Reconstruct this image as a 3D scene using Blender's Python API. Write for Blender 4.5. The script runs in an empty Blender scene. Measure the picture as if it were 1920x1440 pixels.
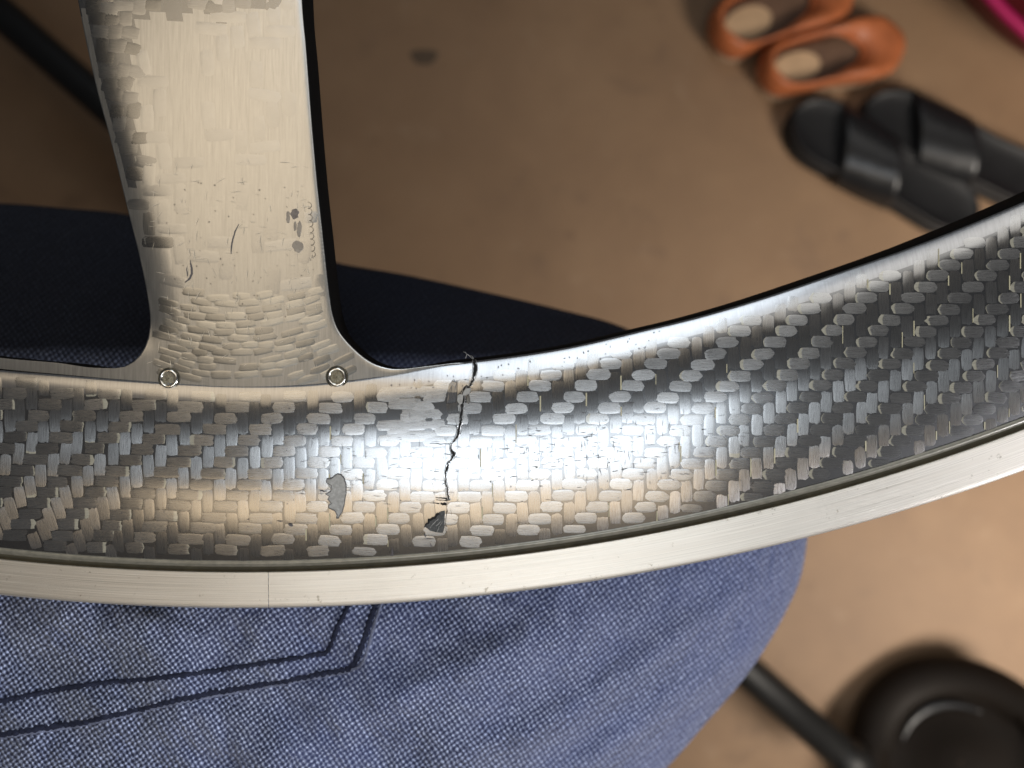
import bpy, bmesh, math, random
import numpy as np
from mathutils import Vector, Matrix, noise
from math import sin, cos, pi, sqrt, atan2, radians, exp
random.seed(7)
S = bpy.context.scene
COL = S.collection
MM = 0.001
PX = 10.8            # photo pixels per millimetre in the plane of the wheel face
D = 135.0            # millimetres from lens to wheel face

# ---------------------------------------------------------------- camera
cam_d = bpy.data.cameras.new('camera'); cam = bpy.data.objects.new('camera', cam_d); COL.objects.link(cam)
cam.location = (0, 0, D*MM)
cam_d.sensor_width = 36; cam_d.lens = 36*D/(1920/PX)
cam_d.clip_start = 0.01; cam_d.clip_end = 50
cam_d.dof.use_dof = True; cam_d.dof.focus_distance = (D+3.5)*MM
cam_d.dof.aperture_fstop = cam_d.lens/2.3
S.camera = cam
# ---------------------------------------------------------------- world and lamps
w = bpy.data.worlds.new('World'); S.world = w; w.use_nodes = True
bg = w.node_tree.nodes['Background']; bg.inputs[0].default_value = (0.75, 0.78, 0.85, 1); bg.inputs[1].default_value = 0.035
S.view_settings.view_transform = 'Standard'; S.view_settings.look = 'None'
S.view_settings.exposure = 0.0; S.view_settings.gamma = 1.0
def lamp(name, loc, target, sx, sy, col, rad, spread=180):
    l = bpy.data.lights.new(name, 'AREA'); l.shape = 'RECTANGLE'; l.size = sx; l.size_y = sy
    l.color = col; l.energy = rad*sx*sy*pi; l.spread = radians(spread)
    o = bpy.data.objects.new(name, l); o.location = loc
    d = Vector(target)-Vector(loc); o.rotation_euler = d.to_track_quat('-Z', 'Y').to_euler(); COL.objects.link(o); return o
def panel(name, x0, x1, y0, y1, z, col, rad, spread=0):
    l = bpy.data.lights.new(name, 'AREA'); l.shape = 'RECTANGLE'; l.size = x1-x0; l.size_y = y1-y0
    l.color = col; l.energy = rad*(x1-x0)*(y1-y0)*pi
    if spread:      # beam narrowed and aimed at the wheel, keeping spill off the floor
        h = radians(spread/2); l.spread = 2*h; l.energy /= math.tan(h)/(math.tan(h)-h)
    o = bpy.data.objects.new(name, l); o.location = ((x0+x1)/2, (y0+y1)/2, z); COL.objects.link(o)
    if spread: o.rotation_euler = (-Vector(o.location)).to_track_quat('-Z', 'Y').to_euler()
    return o
panel('window_low', -0.18, 0.26, -0.42, -0.17, 0.6, (0.82, 0.91, 1.0), 5.7)
panel('wall_bounce', -0.44, 0.32, -0.63, -0.43, 0.6, (1.0, 0.76, 0.48), 2.5)  # lamp standing in for warm light off an unseen wall
panel('ceiling_bounce', -0.41, -0.02, 0.06, 0.40, 0.6, (1.0, 0.81, 0.57), 2.35, 84)  # lamp standing in for light bounced off an unseen ceiling
panel('window_high', -0.16, 0.13, 0.39, 1.15, 0.61, (0.84, 0.92, 1.0), 5.6, 84)
panel('side_fill', 0.15, 0.62, 0.12, 0.95, 0.61, (0.98, 0.95, 0.90), 2.1, 84)  # added fill panel that brightens the tows on the right
lamp('door_daylight', (0.82, -0.50, 0.20), (0.75, -0.10, -0.70), 0.35, 0.35, (1.0, 0.92, 0.82), 16.5, 108)
lamp('denim_fill', (0.86, -0.52, 0.24), (0.0, -0.05, -0.02), 0.22, 0.22, (0.95, 0.95, 1.0), 2.0, 36)  # added weak lamp, aimed only at the denim

# ---------------------------------------------------------------- helpers
def P(px, py, z=0.0):
    """photo pixel and depth (mm below/above the wheel face) -> point in metres"""
    k = (D-z)/D
    return Vector(((px-960)/PX*k*MM, (720-py)/PX*k*MM, z*MM))
def empty(name, loc, label, cat, group=None, rz=0):
    o = bpy.data.objects.new(name, None); o.location = loc; o.rotation_euler = (0, 0, rz); COL.objects.link(o)
    o.empty_display_size = 0.02
    o['label'] = label; o['category'] = cat
    if group: o['group'] = group
    return o
def mesh(name, verts, faces, mat, parent=None, smooth=True, uv=None, tint=None, nrm=None, kind=None, label=None):
    me = bpy.data.meshes.new(name); me.from_pydata([tuple(v) for v in verts], [], faces)
    if smooth: me.polygons.foreach_set('use_smooth', [True]*len(me.polygons))
    if uv is not None:
        l = me.uv_layers.new(name='UVMap')
        li = np.zeros(len(me.loops), dtype=np.int32); me.loops.foreach_get('vertex_index', li)
        l.data.foreach_set('uv', np.array(uv, dtype=np.float32)[li].ravel())
    if tint is not None:
        a = me.attributes.new('tint', 'FLOAT', 'POINT'); a.data.foreach_set('value', np.array(tint, dtype=np.float32))
    me.materials.append(mat)
    if nrm is not None: me.normals_split_custom_set_from_vertices([tuple(n) for n in nrm])
    me.update()
    o = bpy.data.objects.new(name, me); COL.objects.link(o)
    if parent: o.parent = parent
    if kind: o['kind'] = kind
    if label: o['label'] = label
    return o
def gridf(nu, nv, wrap=False):
    f = []
    for i in range(nu-1):
        for j in range(nv-1 if not wrap else nv):
            j2 = (j+1) % nv
            f.append((i*nv+j, (i+1)*nv+j, (i+1)*nv+j2, i*nv+j2))
    return f
def tube(name, pts, r, mat, parent, n=10, rs=None, caps=True, label=None):
    V = []; F = []
    for i, p in enumerate(pts):
        p = Vector(p); a = Vector(pts[max(0, i-1)]); b = Vector(pts[min(len(pts)-1, i+1)])
        t = (b-a).normalized(); up = Vector((0, 0, 1)) if abs(t.z) < .9 else Vector((0, 1, 0))
        x = t.cross(up).normalized(); y = t.cross(x).normalized(); rr = rs[i] if rs else r
        for k in range(n):
            q = 2*pi*k/n; V.append(p+x*cos(q)*rr+y*sin(q)*rr)
    F = gridf(len(pts), n, True)
    if caps: F.append(tuple(range(n))); F.append(tuple((len(pts)-1)*n+k for k in reversed(range(n))))
    return mesh(name, V, F, mat, parent, label=label)
class Tab:      # evenly spaced table, 10 px apart from -1200
    def __init__(s, v): s.v = [float(q) for q in v]
    def __call__(s, x):
        q = min(max((x+1200)/10, 0), len(s.v)-1.001); i = int(q); return s.v[i]+(s.v[i+1]-s.v[i])*(q-i)
def interp(x, pts):
    if isinstance(pts, Tab): return pts(x)
    xs = [p[0] for p in pts]; ys = [p[1] for p in pts]
    return float(np.interp(x, xs, ys))
def spline(pts, n):
    """Catmull-Rom resampling, evenly by arc length"""
    pts = [np.array(p, float) for p in pts]; out = []
    Q = [2*pts[0]-pts[1]]+pts+[2*pts[-1]-pts[-2]]
    for i in range(1, len(Q)-2):
        for k in range(16):
            t = k/16; a, b, c, d = Q[i-1:i+3]
            out.append(.5*(2*b+(c-a)*t+(2*a-5*b+4*c-d)*t*t+(3*b-a-3*c+d)*t**3))
    out.append(pts[-1]); out = np.array(out)
    s = np.r_[0, np.cumsum(np.linalg.norm(np.diff(out, axis=0), axis=1))]
    q = np.linspace(0, s[-1], n)
    return np.c_[[np.interp(q, s, out[:, k]) for k in range(out.shape[1])]].T
def nz(x, y, s, k=0): return noise.noise(Vector((x/s, y/s, k*7.3)))
def sm(a, b, x):
    t = min(1, max(0, (x-a)/(b-a))); return t*t*(3-2*t)

# ---------------------------------------------------------------- materials
class NT:
    def __init__(s, name):
        s.m = bpy.data.materials.new(name); s.m.use_nodes = True; s.t = s.m.node_tree
        s.b = s.t.nodes['Principled BSDF']
    def n(s, typ, **kw):
        nd = s.t.nodes.new(typ)
        for k, v in kw.items():
            if k.startswith('i_'):
                key = k[2:]; key = int(key) if key.isdigit() else key.replace('_', ' ')
                if hasattr(v, 'is_linked') or isinstance(v, bpy.types.NodeSocket): s.t.links.new(v, nd.inputs[key])
                else: nd.inputs[key].default_value = v
            else: setattr(nd, k, v)
        return nd
    def link(s, a, b): s.t.links.new(a, b)
    def set(s, **kw):
        for k, v in kw.items():
            key = k.replace('_', ' ')
            if isinstance(v, bpy.types.NodeSocket): s.t.links.new(v, s.b.inputs[key])
            else: s.b.inputs[key].default_value = v
    def math(s, op, a, b=0.0, c=0.0, clamp=False):
        return s.n('ShaderNodeMath', operation=op, use_clamp=clamp, i_0=a, i_1=b, i_2=c).outputs[0]
    def noise(s, vec, scale, detail=3, rough=.5, dist=0.0):
        return s.n('ShaderNodeTexNoise', i_Vector=vec, i_Scale=scale, i_Detail=detail, i_Roughness=rough, i_Distortion=dist).outputs[0]
    def ramp(s, fac, stops):
        r = s.n('ShaderNodeValToRGB', i_0=fac); e = r.color_ramp.elements
        while len(e) < len(stops): e.new(.5)
        for q, (p, c) in zip(e, stops):
            q.position = p; q.color = (c if hasattr(c, '__len__') else (c, c, c))+((1,) if not hasattr(c, '__len__') or len(c) == 3 else ()) if hasattr(c, '__len__') else (c, c, c, 1)
        return r.outputs[0]
    def mix(s, f, a, b, blend='MIX'):
        m = s.n('ShaderNodeMix', data_type='RGBA', blend_type=blend)
        for k, v in ((0, f), (6, a), (7, b)):
            if isinstance(v, bpy.types.NodeSocket): s.t.links.new(v, m.inputs[k])
            else: m.inputs[k].default_value = v if k == 0 else tuple(v)+((1,) if len(v) == 3 else ())
        return m.outputs[2]
    def bump(s, h, strength, dist, normal=None):
        b = s.n('ShaderNodeBump', i_Strength=strength, i_Distance=dist, i_Height=h)
        if normal: s.link(normal, b.inputs['Normal'])
        return b.outputs[0]
    def scalevec(s, vec, sc):
        return s.n('ShaderNodeMapping', i_Vector=vec, i_Scale=sc).outputs[0]
    def obj(s): return s.n('ShaderNodeTexCoord').outputs['Object']
    def uv(s): return s.n('ShaderNodeTexCoord').outputs['UV']

def mat_simple(name, col, rough=.5, metal=0, spec=.5, coat=0, nz=None):
    m = NT(name); m.set(Base_Color=tuple(col)+(1,), Roughness=rough, Metallic=metal)
    m.b.inputs['Specular IOR Level'].default_value = spec; m.b.inputs['Coat Weight'].default_value = coat
    if nz:
        f = m.noise(m.obj(), nz[0], 4)
        m.link(m.mix(f, [c*nz[1] for c in col], [min(1, c*nz[2]) for c in col]), m.b.inputs['Base Color'])
        m.set(Normal=m.bump(f, .4, nz[3]))
    return m.m

def mat_tow(name, lo, hi, tv=(.78, 1.2), aniso=.95, rough=.27, coat=1.0, crough=.20, cream=True):
    """one flat bundle of carbon filaments under worn lacquer; U runs along the filaments, in millimetres"""
    m = NT(name); uv = m.uv()
    fil = m.noise(m.scalevec(uv, (.35, 9, 1)), 1.0, 4, .7)
    blot = m.noise(m.obj(), 420, 3)
    tint = m.n('ShaderNodeAttribute', attribute_name='tint').outputs['Fac']
    c = m.mix(m.math('MULTIPLY_ADD', fil, 1.6, -.3, clamp=True), lo, hi)
    c = m.mix(m.math('MULTIPLY', blot, .5), c, [x*.55 for x in lo])
    t1 = m.math('FRACT', tint)
    c = m.mix(1.0, c, m.ramp(t1, [(0, tv[0]), (1, tv[1])]), 'MULTIPLY')
    metal = .85
    if cream:   # pale cream colour on the end rows of a bundle (tint carries +1)
        cr = m.math('SUBTRACT', tint, t1); fr = m.math('MULTIPLY', cr, m.math('MULTIPLY_ADD', fil, 1.5, .2, clamp=True), clamp=True)
        c = m.mix(m.math('MULTIPLY', fr, .7), c, (.36, .34, .25)); metal = m.math('MULTIPLY_ADD', fr, -.8, .85)
    m.set(Base_Color=c, Metallic=metal, Roughness=m.math('MULTIPLY_ADD', fil, .12, rough-.05))
    m.b.inputs['Anisotropic'].default_value = aniso; m.b.inputs['Anisotropic Rotation'].default_value = .25
    tg = m.n('ShaderNodeTangent', direction_type='UV_MAP', uv_map='UVMap'); m.link(tg.outputs[0], m.b.inputs['Tangent'])
    m.b.inputs['Coat Weight'].default_value = coat; m.b.inputs['Coat Roughness'].default_value = crough; m.b.inputs['Coat IOR'].default_value = 2.5
    m.set(Normal=m.bump(fil, .5, .00003))
    worn = m.noise(m.obj(), 900, 3, .6)
    m.set(Coat_Normal=m.bump(worn, .12, .00002))
    return m.m
def mat_lacquer(name, col, metal=.4, rough=.42, coat=1.0, crough=.20):
    m = NT(name)
    a = m.noise(m.scalevec(m.obj(), (2600, 160, 600)), 1.0, 4, .65)
    b = m.noise(m.obj(), 300, 4)
    c = m.mix(a, [x*.4 for x in col], [x*1.5 for x in col]); c = m.mix(m.math('MULTIPLY', b, .5), c, [x*.8 for x in col])
    m.set(Base_Color=c, Metallic=metal, Roughness=rough)
    m.b.inputs['Coat Weight'].default_value = coat; m.b.inputs['Coat Roughness'].default_value = crough; m.b.inputs['Coat IOR'].default_value = 2.5
    m.set(Normal=m.bump(a, .4, .00003)); m.set(Coat_Normal=m.bump(m.noise(m.obj(), 900, 3), .12, .00002))
    return m.m
M_TOWH = mat_tow('carbon_weft', (.17, .169, .166), (.48, .477, .47))
M_TOWV = mat_tow('carbon_warp', (.125, .123, .12), (.38, .371, .358))
M_UNDER = mat_lacquer('carbon_under_lacquer', (.022, .022, .023), metal=.5, crough=.21)
M_SPT = mat_tow('spoke_tow', (.30, .295, .28), (.355, .348, .333), (.95, 1.06), aniso=.35, rough=.36, coat=1.0, crough=.22, cream=False)
M_SPB = mat_lacquer('spoke_lacquer', (.30, .295, .28), metal=.85, rough=.36, coat=1.0, crough=.22)
M_BLACK = mat_simple('black_resin_edge', (.003, .003, .003), .9, spec=.06, nz=(300, .6, 1.6, .0001))
M_DARK = mat_simple('crack_void', (.004, .004, .004), .9)
M_BEAD = mat_simple('resin_bead', (.20, .19, .155), .38, .3, coat=.4, nz=(700, .5, 1.4, .0001))
M_GROOVE = mat_simple('dirty_groove', (.05, .043, .025), .7, nz=(500, .4, 1.6, .0001))
M_THREAD = mat_simple('glass_thread', (.40, .37, .25), .5)
M_FLAKE = mat_simple('bare_flake', (.30, .30, .29), .6, .3, nz=(1800, .5, 1.5, .0002))
M_INK = mat_simple('dark_scratch', (.07, .065, .07), .6)
M_STEEL = mat_simple('rivet_steel', (.62, .60, .55), .22, 1)
M_RECESS = mat_simple('rivet_recess', (.20, .18, .13), .5, .7, nz=(2500, .6, 1.4, .0001))

def mat_alu():
    m = NT('machined_aluminium'); uv = m.uv()       # U along the rim, V across, millimetres
    n1 = m.noise(m.scalevec(uv, (.03, 7, 1)), 1.0, 5, .7)
    n2 = m.noise(m.scalevec(uv, (.006, 2.2, 1)), 1.0, 3, .6)
    sp = m.noise(m.obj(), 500, 5, .7)
    c = m.mix(m.math('MULTIPLY_ADD', n1, 2.2, -.6, clamp=True), (.46, .42, .36), (.93, .89, .82))
    c = m.mix(m.math('MULTIPLY_ADD', n2, 3.0, -1.2, clamp=True), c, (.70, .65, .58))
    spot = m.ramp(sp, [(.30, 1), (.36, 0)])
    c = m.mix(m.math('MULTIPLY', spot, .55), c, (.2, .16, .1))
    m.set(Base_Color=c, Metallic=.9, Roughness=m.math('MULTIPLY_ADD', n1, .25, .36))
    m.b.inputs['Anisotropic'].default_value = .6; m.b.inputs['Anisotropic Rotation'].default_value = .25
    tg = m.n('ShaderNodeTangent', direction_type='UV_MAP', uv_map='UVMap'); m.link(tg.outputs[0], m.b.inputs['Tangent'])
    m.set(Normal=m.bump(n1, .6, .00005)); return m.m
M_ALU = mat_alu()

def mat_denim():
    m = NT('blue_denim'); uv = m.uv()               # in threads
    wob = m.n('ShaderNodeTexNoise', i_Vector=uv, i_Scale=.18, i_Detail=4, i_Roughness=.7).outputs[1]
    v = m.n('ShaderNodeVectorMath', operation='MULTIPLY_ADD', i_0=wob, i_1=(2.4, 2.4, 0)); m.link(uv, v.inputs[2])
    sx = m.n('ShaderNodeSeparateXYZ', i_0=v.outputs[0])
    cx = m.math('COSINE', m.math('MULTIPLY', sx.outputs[0], pi)); cy = m.math('COSINE', m.math('MULTIPLY', sx.outputs[1], pi))
    k = m.math('MULTIPLY_ADD', m.math('MULTIPLY', cx, cy), .5, .5)
    k2 = m.math('POWER', k, 2.2)
    cell = m.noise(uv, 1.1, 2, .6)
    big = m.noise(m.obj(), 22, 5, .6)
    mid = m.noise(m.obj(), 130, 4, .6)
    ox = m.n('ShaderNodeSeparateXYZ', i_0=m.obj()).outputs[0]
    fad = m.math('ADD', m.math('MULTIPLY_ADD', big, 1.5, -.35), m.math('MULTIPLY', ox, 5.0), clamp=True)   # the knee end is worn paler
    kk = m.math('MULTIPLY', k2, m.math('MULTIPLY_ADD', cell, 2.6, -.62, clamp=True))
    dark = m.mix(fad, (.003, .005, .022), (.028, .042, .14))
    fad = m.math('ADD', fad, m.math('MULTIPLY_ADD', mid, 1.2, -.6), clamp=True)
    lite = m.mix(mid, (.28, .35, .62), (.70, .78, 1.0))
    c = m.mix(kk, dark, lite)
    c = m.mix(m.math('MULTIPLY', fad, .22), c, (.17, .20, .36))
    oz = m.n('ShaderNodeSeparateXYZ', i_0=m.obj()); thigh_shade = m.math('MULTIPLY_ADD', oz.outputs[1], 90.0, m.math('MULTIPLY', big, .5), clamp=True)
    c = m.mix(thigh_shade, c, m.mix(.965, c, (.004, .0045, .007)))   # shade on the upper thigh, painted into the denim as near-black
    m.set(Base_Color=c, Roughness=.9); m.b.inputs['Specular IOR Level'].default_value = .15
    m.set(Sheen_Weight=m.math('MULTIPLY_ADD', thigh_shade, -.25, .25)); m.b.inputs['Sheen Roughness'].default_value = .5
    b1 = m.bump(mid, .7, .0022); m.set(Normal=m.bump(k, .7, .00022, b1)); return m.m
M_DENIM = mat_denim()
M_SEAM = mat_simple('dark_seam', (.012, .014, .026), .95, spec=.1, nz=(900, .4, 2.4, .0002))
def mat_floor():
    m = NT('brown_floor'); o = m.obj()
    a = m.noise(o, 5.5, 5, .62); b = m.noise(o, 17, 5, .6, .4); c3 = m.noise(o, 160, 3, .6)
    c = m.ramp(a, [(.3, (.25, .150, .082)), (.52, (.31, .190, .105)), (.72, (.36, .228, .130))])
    c = m.mix(m.ramp(b, [(.33, .55), (.40, 0)]), c, (.22, .135, .08))
    c = m.mix(m.math('MULTIPLY', m.noise(o, 38, 6, .8), .6), c, (.20, .125, .075))
    c = m.mix(m.ramp(m.noise(o, 24, 3, .6, .3), [(.62, 0), (.78, .25)]), c, (.42, .30, .20))
    c = m.mix(m.ramp(m.noise(o, 14, 3, .7, .3), [(.22, .5), (.35, 0)]), c, (.12, .07, .04))
    m.set(Base_Color=c, Roughness=.62, Normal=m.bump(c3, .3, .002)); return m.m
M_FLOOR = mat_floor()
M_RUB = mat_simple('black_rubber', (.009, .009, .010), .5, spec=.4, nz=(60, .6, 1.5, .001))
M_STRAP = mat_simple('black_strap_leather', (.013, .013, .014), .30, spec=.6, nz=(90, .6, 1.5, .001))
M_FRAME = mat_simple('black_painted_steel', (.007, .007, .007), .5, spec=.5, nz=(50, .7, 1.4, .0005))
M_WHEEL = mat_simple('brown_black_plastic', (.009, .006, .004), .6, spec=.18, nz=(40, .7, 1.4, .0005))
M_ORANGE = mat_simple('orange_leather', (.52, .155, .055), .5, nz=(70, .55, 1.25, .002))
M_SOLE = mat_simple('pale_sole', (.52, .36, .24), .6, nz=(60, .7, 1.2, .001))
M_INSOLE_LIT = mat_simple('pale_insole', (.62, .42, .25), .6, nz=(50, .6, 1.2, .001))
M_INSOLE_SHADE = mat_simple('shaded_insole', (.16, .09, .055), .6, nz=(50, .6, 1.2, .001))  # shade inside the shoe, put into the insole colour
M_PINK = mat_simple('magenta_plastic', (.42, .008, .10), .4)
M_RED = mat_simple('dark_red_plastic', (.12, .010, .012), .5, nz=(20, .6, 1.4, .001))

# ================================================================ floor
g = 3.0
fl = mesh('floor', [(-g, -g, -.70), (g, -g, -.70), (g, g, -.70), (-g, g, -.70)], [(0, 1, 2, 3)], M_FLOOR, smooth=False, kind='structure')

stn = P(795, 107, -699.2)
V = [stn+Vector((0, 0, 0))]+[stn+Vector((.014*cos(q)*(1+.2*sin(3*q)), .010*sin(q)*(1+.2*cos(2*q)), -.0004)) for q in np.linspace(0, 2*pi, 24, endpoint=False)]
mesh('stain', V, [(0, 1+k, 1+(k+1) % 24) for k in range(24)], mat_simple('dark_stain', (.10, .065, .038), .6), fl)
# ================================================================ the wheel
wheel = empty('wheel', P(450, 760, -8), 'grey carbon fibre wheel section with one wide spoke, silver brake track and a jagged crack', 'wheel')
bpy.context.view_layer.update()
def W_(o):
    """parent keeping world place (all wheel meshes are written in world coordinates)"""
    o.parent = wheel; o.matrix_parent_inverse = Matrix.Translation(-wheel.location); return o
XC, YC = 450.0, -3095.0
def polar(pts):
    a = np.array(pts, float); return np.arctan2(a[:, 0]-XC, a[:, 1]-YC), np.hypot(a[:, 0]-XC, a[:, 1]-YC)
OUT = [(0, 1114), (187, 1129), (375, 1141), (525, 1141), (720, 1135), (1200, 1074), (1519, 1003), (1717, 945), (1920, 888)]
GRV = [(0, 1048), (187, 1063), (375, 1071), (562, 1068), (720, 1063), (1200, 1005), (1470, 945), (1700, 880), (1920, 803)]
INN = [(-400, 640), (-150, 676), (0, 694), (100, 702), (200, 710), (339, 719), (425, 723), (537, 723), (605, 719), (669, 712), (732, 703), (790, 692), (830, 684), (870, 679), (920, 673), (1060, 652), (1200, 620), (1300, 596), (1412, 564), (1569, 512), (1750, 448), (1920, 378), (2200, 245)]
f_, r_ = polar(OUT); cO = np.polyfit(f_, r_, 2)
f_, r_ = polar(GRV); cG = np.polyfit(f_, r_, 2)
fI, rI = polar(INN)
ii = spline(list(zip(fI*4000, rI)), 240); fI2, rI2 = ii[:, 0]/4000, ii[:, 1]
F0, F1 = f_.min()-.03, f_.max()+.03
def r_out(f): return float(np.polyval(cO, min(F1, max(F0, f))))
def r_grv(f): return float(np.polyval(cG, min(F1, max(F0, f))))
def r_inn(f): return float(np.interp(f, fI2, rI2))
_x = np.linspace(-1200, 3200, 441); _w = np.interp(_x, [0, 650, 890, 1200, 1500, 1920], [30, 32, 70, 66, 54, 44])
_k = np.exp(-np.linspace(-2.4, 2.4, 25)**2); _k /= _k.sum()
def soft(v): return np.convolve(np.pad(v, 12, mode='edge'), _k, mode='valid')
NW = Tab(soft(_w)); NS = Tab(soft(np.interp(_x, [680, 880], [.30, .62])))
END = 20.0     # the weave stops this many pixels above the aluminium
SL = Tab(soft(np.interp(_x, [300, 800, 1300, 1920], [.46, .42, .38, .36])))
def rim_z(d, f, px):
    w = interp(px, NW); Wd = r_grv(f)-END-r_inn(f); a = interp(px, SL)
    if d < w:
        t = 1-max(-.3, d/w); ns = interp(px, NS); z = -(ns*w/2.0)*t**2.0-(1.2*(1-d/5)**2*sm(790, 850, px) if d < 5 else 0)
    else: z = -a*(d-w)**2/(2*(Wd-w))
    return z/PX
def pol(px, py): return atan2(px-XC, py-YC), math.hypot(px-XC, py-YC)
def rim_S(px, py):
    f, r = pol(px, py); return P(px, py, rim_z(r-r_inn(f), f, px))
def normal(Sf, px, py, e=2.0):
    a = Sf(px+e, py)-Sf(px-e, py); b = Sf(px, py-e)-Sf(px, py+e); return a.cross(b).normalized()
def pf(f, r): return XC+r*sin(f), YC+r*cos(f)
PH = np.linspace(-.36, .62, 620)
# fairing body
ds = np.r_[np.linspace(0, 40, 11), np.linspace(48, 100, 10)]
V = []; N = []; UVs = []
for f in PH:
    ri = r_inn(f); Wd = r_grv(f)-END-ri
    dd = np.r_[ds, np.linspace(110, Wd, 26)]
    x0, y0 = pf(f, ri); p0 = P(x0, y0, rim_z(0, f, x0))
    hub = Vector((-sin(f), cos(f), 0))
    for h, o in ((14, 1.1), (6, .75), (1.0, .35)):
        V.append(p0+hub*o*MM-Vector((0, 0, h*MM)))
    for d in dd:
        x, y = pf(f, ri+d); V.append(P(x, y, rim_z(d, f, x)))
nv = 3+len(dd)
rim = W_(mesh('rim_fairing', V, gridf(len(PH), nv), M_UNDER))
rim.data.materials.append(M_BLACK); rim.data.materials.append(mat_lacquer('shoulder_lacquer', (.22, .22, .225), metal=.85, rough=.33))
for p in rim.data.polygons:
    k_ = min(p.vertices) % nv
    if k_ < 3: p.material_index = 1
    elif k_ < 3+8: p.material_index = 2
bm = bmesh.new(); bm.from_mesh(rim.data); bmesh.ops.recalc_face_normals(bm, faces=bm.faces)
bm.faces.ensure_lookup_table()
up = sum(f.normal.z for f in bm.faces)
if up < 0: bmesh.ops.reverse_faces(bm, faces=bm.faces)
bm.to_mesh(rim.data); bm.free()
# side band profiles swept round the rim, offsets from the aluminium's upper edge (px) and depth below the fairing end (mm)
def sweep(name, prof, mat, fr=PH, rfun=r_grv, uvscale=True):
    V = []; U = []
    for f in fr:
        x, y = pf(f, r_grv(f)-END); z0 = rim_z(r_grv(f)-END-r_inn(f), f, x)
        acc = 0
        for k, (o, dz) in enumerate(prof):
            rr = rfun(f)+o; x, y = pf(f, rr); V.append(P(x, y, z0+dz)); U.append((f*4200/PX, o/PX+(0 if rfun is r_grv else 8)))
    o = W_(mesh(name, V, gridf(len(fr), len(prof)), mat, uv=U))
    me = o.data
    if sum(p.normal.z for p in me.polygons) < 0: me.flip_normals()
    return o
sweep('edge_bead', [(-23, -.35), (-21, .0), (-18, .20), (-15, .22), (-12, .05), (-9, -.5), (-8.2, -1.4)], M_BEAD)
sweep('groove', [(-9, -1.0), (-5, -1.5), (0, -1.5), (4, -1.5)], M_GROOVE)
# aluminium brake track in two lengths meeting at the rim joint
fj = pol(503, 1080)[0]; g2 = .0001
frac = np.linspace(0, 1, 12)
def track(fr):
    V = []; U = []
    for f in fr:
        rg, ro = r_grv(f), r_out(f); x, y = pf(f, rg-END); z0 = rim_z(rg-END-r_inn(f), f, x)
        prof = [(rg+1, -2.0), (rg+1, -.75), (rg+3, -.50)]+[(rg+3+(ro-rg-6)*t, -.5-.9*t-.25*sin(pi*t)*0) for t in frac]+[(ro-1, -1.7), (ro, -2.6), (ro, -5)]
        for r, dz in prof:
            x, y = pf(f, r); V.append(P(x, y, z0+dz)); U.append((f*4200/PX, (r-rg)/PX))
    o = W_(mesh('brake_track', V, gridf(len(fr), len(prof)), M_ALU, uv=U))
    if sum(p.normal.z for p in o.data.polygons) < 0: o.data.flip_normals()
    return o
track(np.r_[PH[PH < fj-g2], fj-g2]); track(np.r_[fj+g2, PH[PH > fj+g2]])

# spoke: a ruled sheet between its left and right outlines, closed below by a bow under the rim's shoulder
LC = [(40, -520), (76, -350), (110, -180), (146, 0), (164, 90), (184, 177), (204, 250), (223, 325), (240, 395), (259, 470), (274, 540), (281, 588), (281, 615), (276, 640), (264, 664), (244, 683), (222, 690), (190, 690), (156, 688), (103, 680), (0, 671), (-150, 652), (-420, 600)]
RC = [(548, -520), (554, -350), (560, -180), (566, 0), (574, 94), (584, 225), (594, 338), (604, 431), (611, 498), (617, 550), (624, 592), (636, 622), (660, 651), (692, 677), (725, 690), (755, 692), (790, 688), (826, 684), (850, 681), (872, 680), (880, 679)]
nT, nU = 150, 46
Ls = spline(LC, nT); Rs = spline(RC, nT)
# make both sides meet the corners together
def resample_key(C, keys, n):
    s = spline(C, 1200); idx = [int(np.argmin(np.hypot(s[:, 0]-k[0], s[:, 1]-k[1]))) for k in keys]
    idx = [0]+idx+[1199]; out = []; m = [60, 50, n-110]
    for a, b, c in zip(idx[:-1], idx[1:], m): out += [s[int(round(q))] for q in np.linspace(a, b, c, endpoint=False)]
    return np.array(out)
Ls = resample_key(LC, [(240, 395), (281, 612)], nT); Rs = resample_key(RC, [(604, 431), (617, 550)], nT)
SP_Z = -.39
def spoke_xyz(i, u):
    a, b = Ls[i], Rs[i]; t = i/(nT-1)
    uu = u
    x = a[0]*(1-uu)+b[0]*uu; y = a[1]*(1-uu)+b[1]*uu
    bow = 110*sm(.42, 1.0, t)
    y += bow*4*u*(1-u)*(1-.25*(2*u-1)**2)
    return x, y
def spoke_zoff(x, y):
    """rolled edges and a shallow crown; x, y photo px"""
    dl = edge_d(x, y, 0); dr = edge_d(x, y, 1)
    z = -.7*max(0, 1-dl/60)**2.2*(1-sm(600, 665, y))-.14*max(0, 1-dr/9)**2
    z += -.0000035*(x-420)**2
    b = sm(715, 800, x)*sm(540, 660, y)
    if b > 0: z = z*(1-b)+b*(.42-interp(x, NS)*interp(x, NW)/2/PX)
    return SP_Z+z
_L = spline(LC, 400); _R = spline(RC, 400)
def edge_d(x, y, side):
    C = _R if side else _L
    return float(np.sqrt(((C[:, 0]-x)**2+(C[:, 1]-y)**2).min()))
def spoke_S(px, py): return P(px, py, spoke_zoff(px, py))
us = np.r_[0, .006, .014, .03, .05, .075, .1, np.linspace(.14, .9, 32), .93, .95, .965, .978, .988, .995, 1]
V = []
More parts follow.
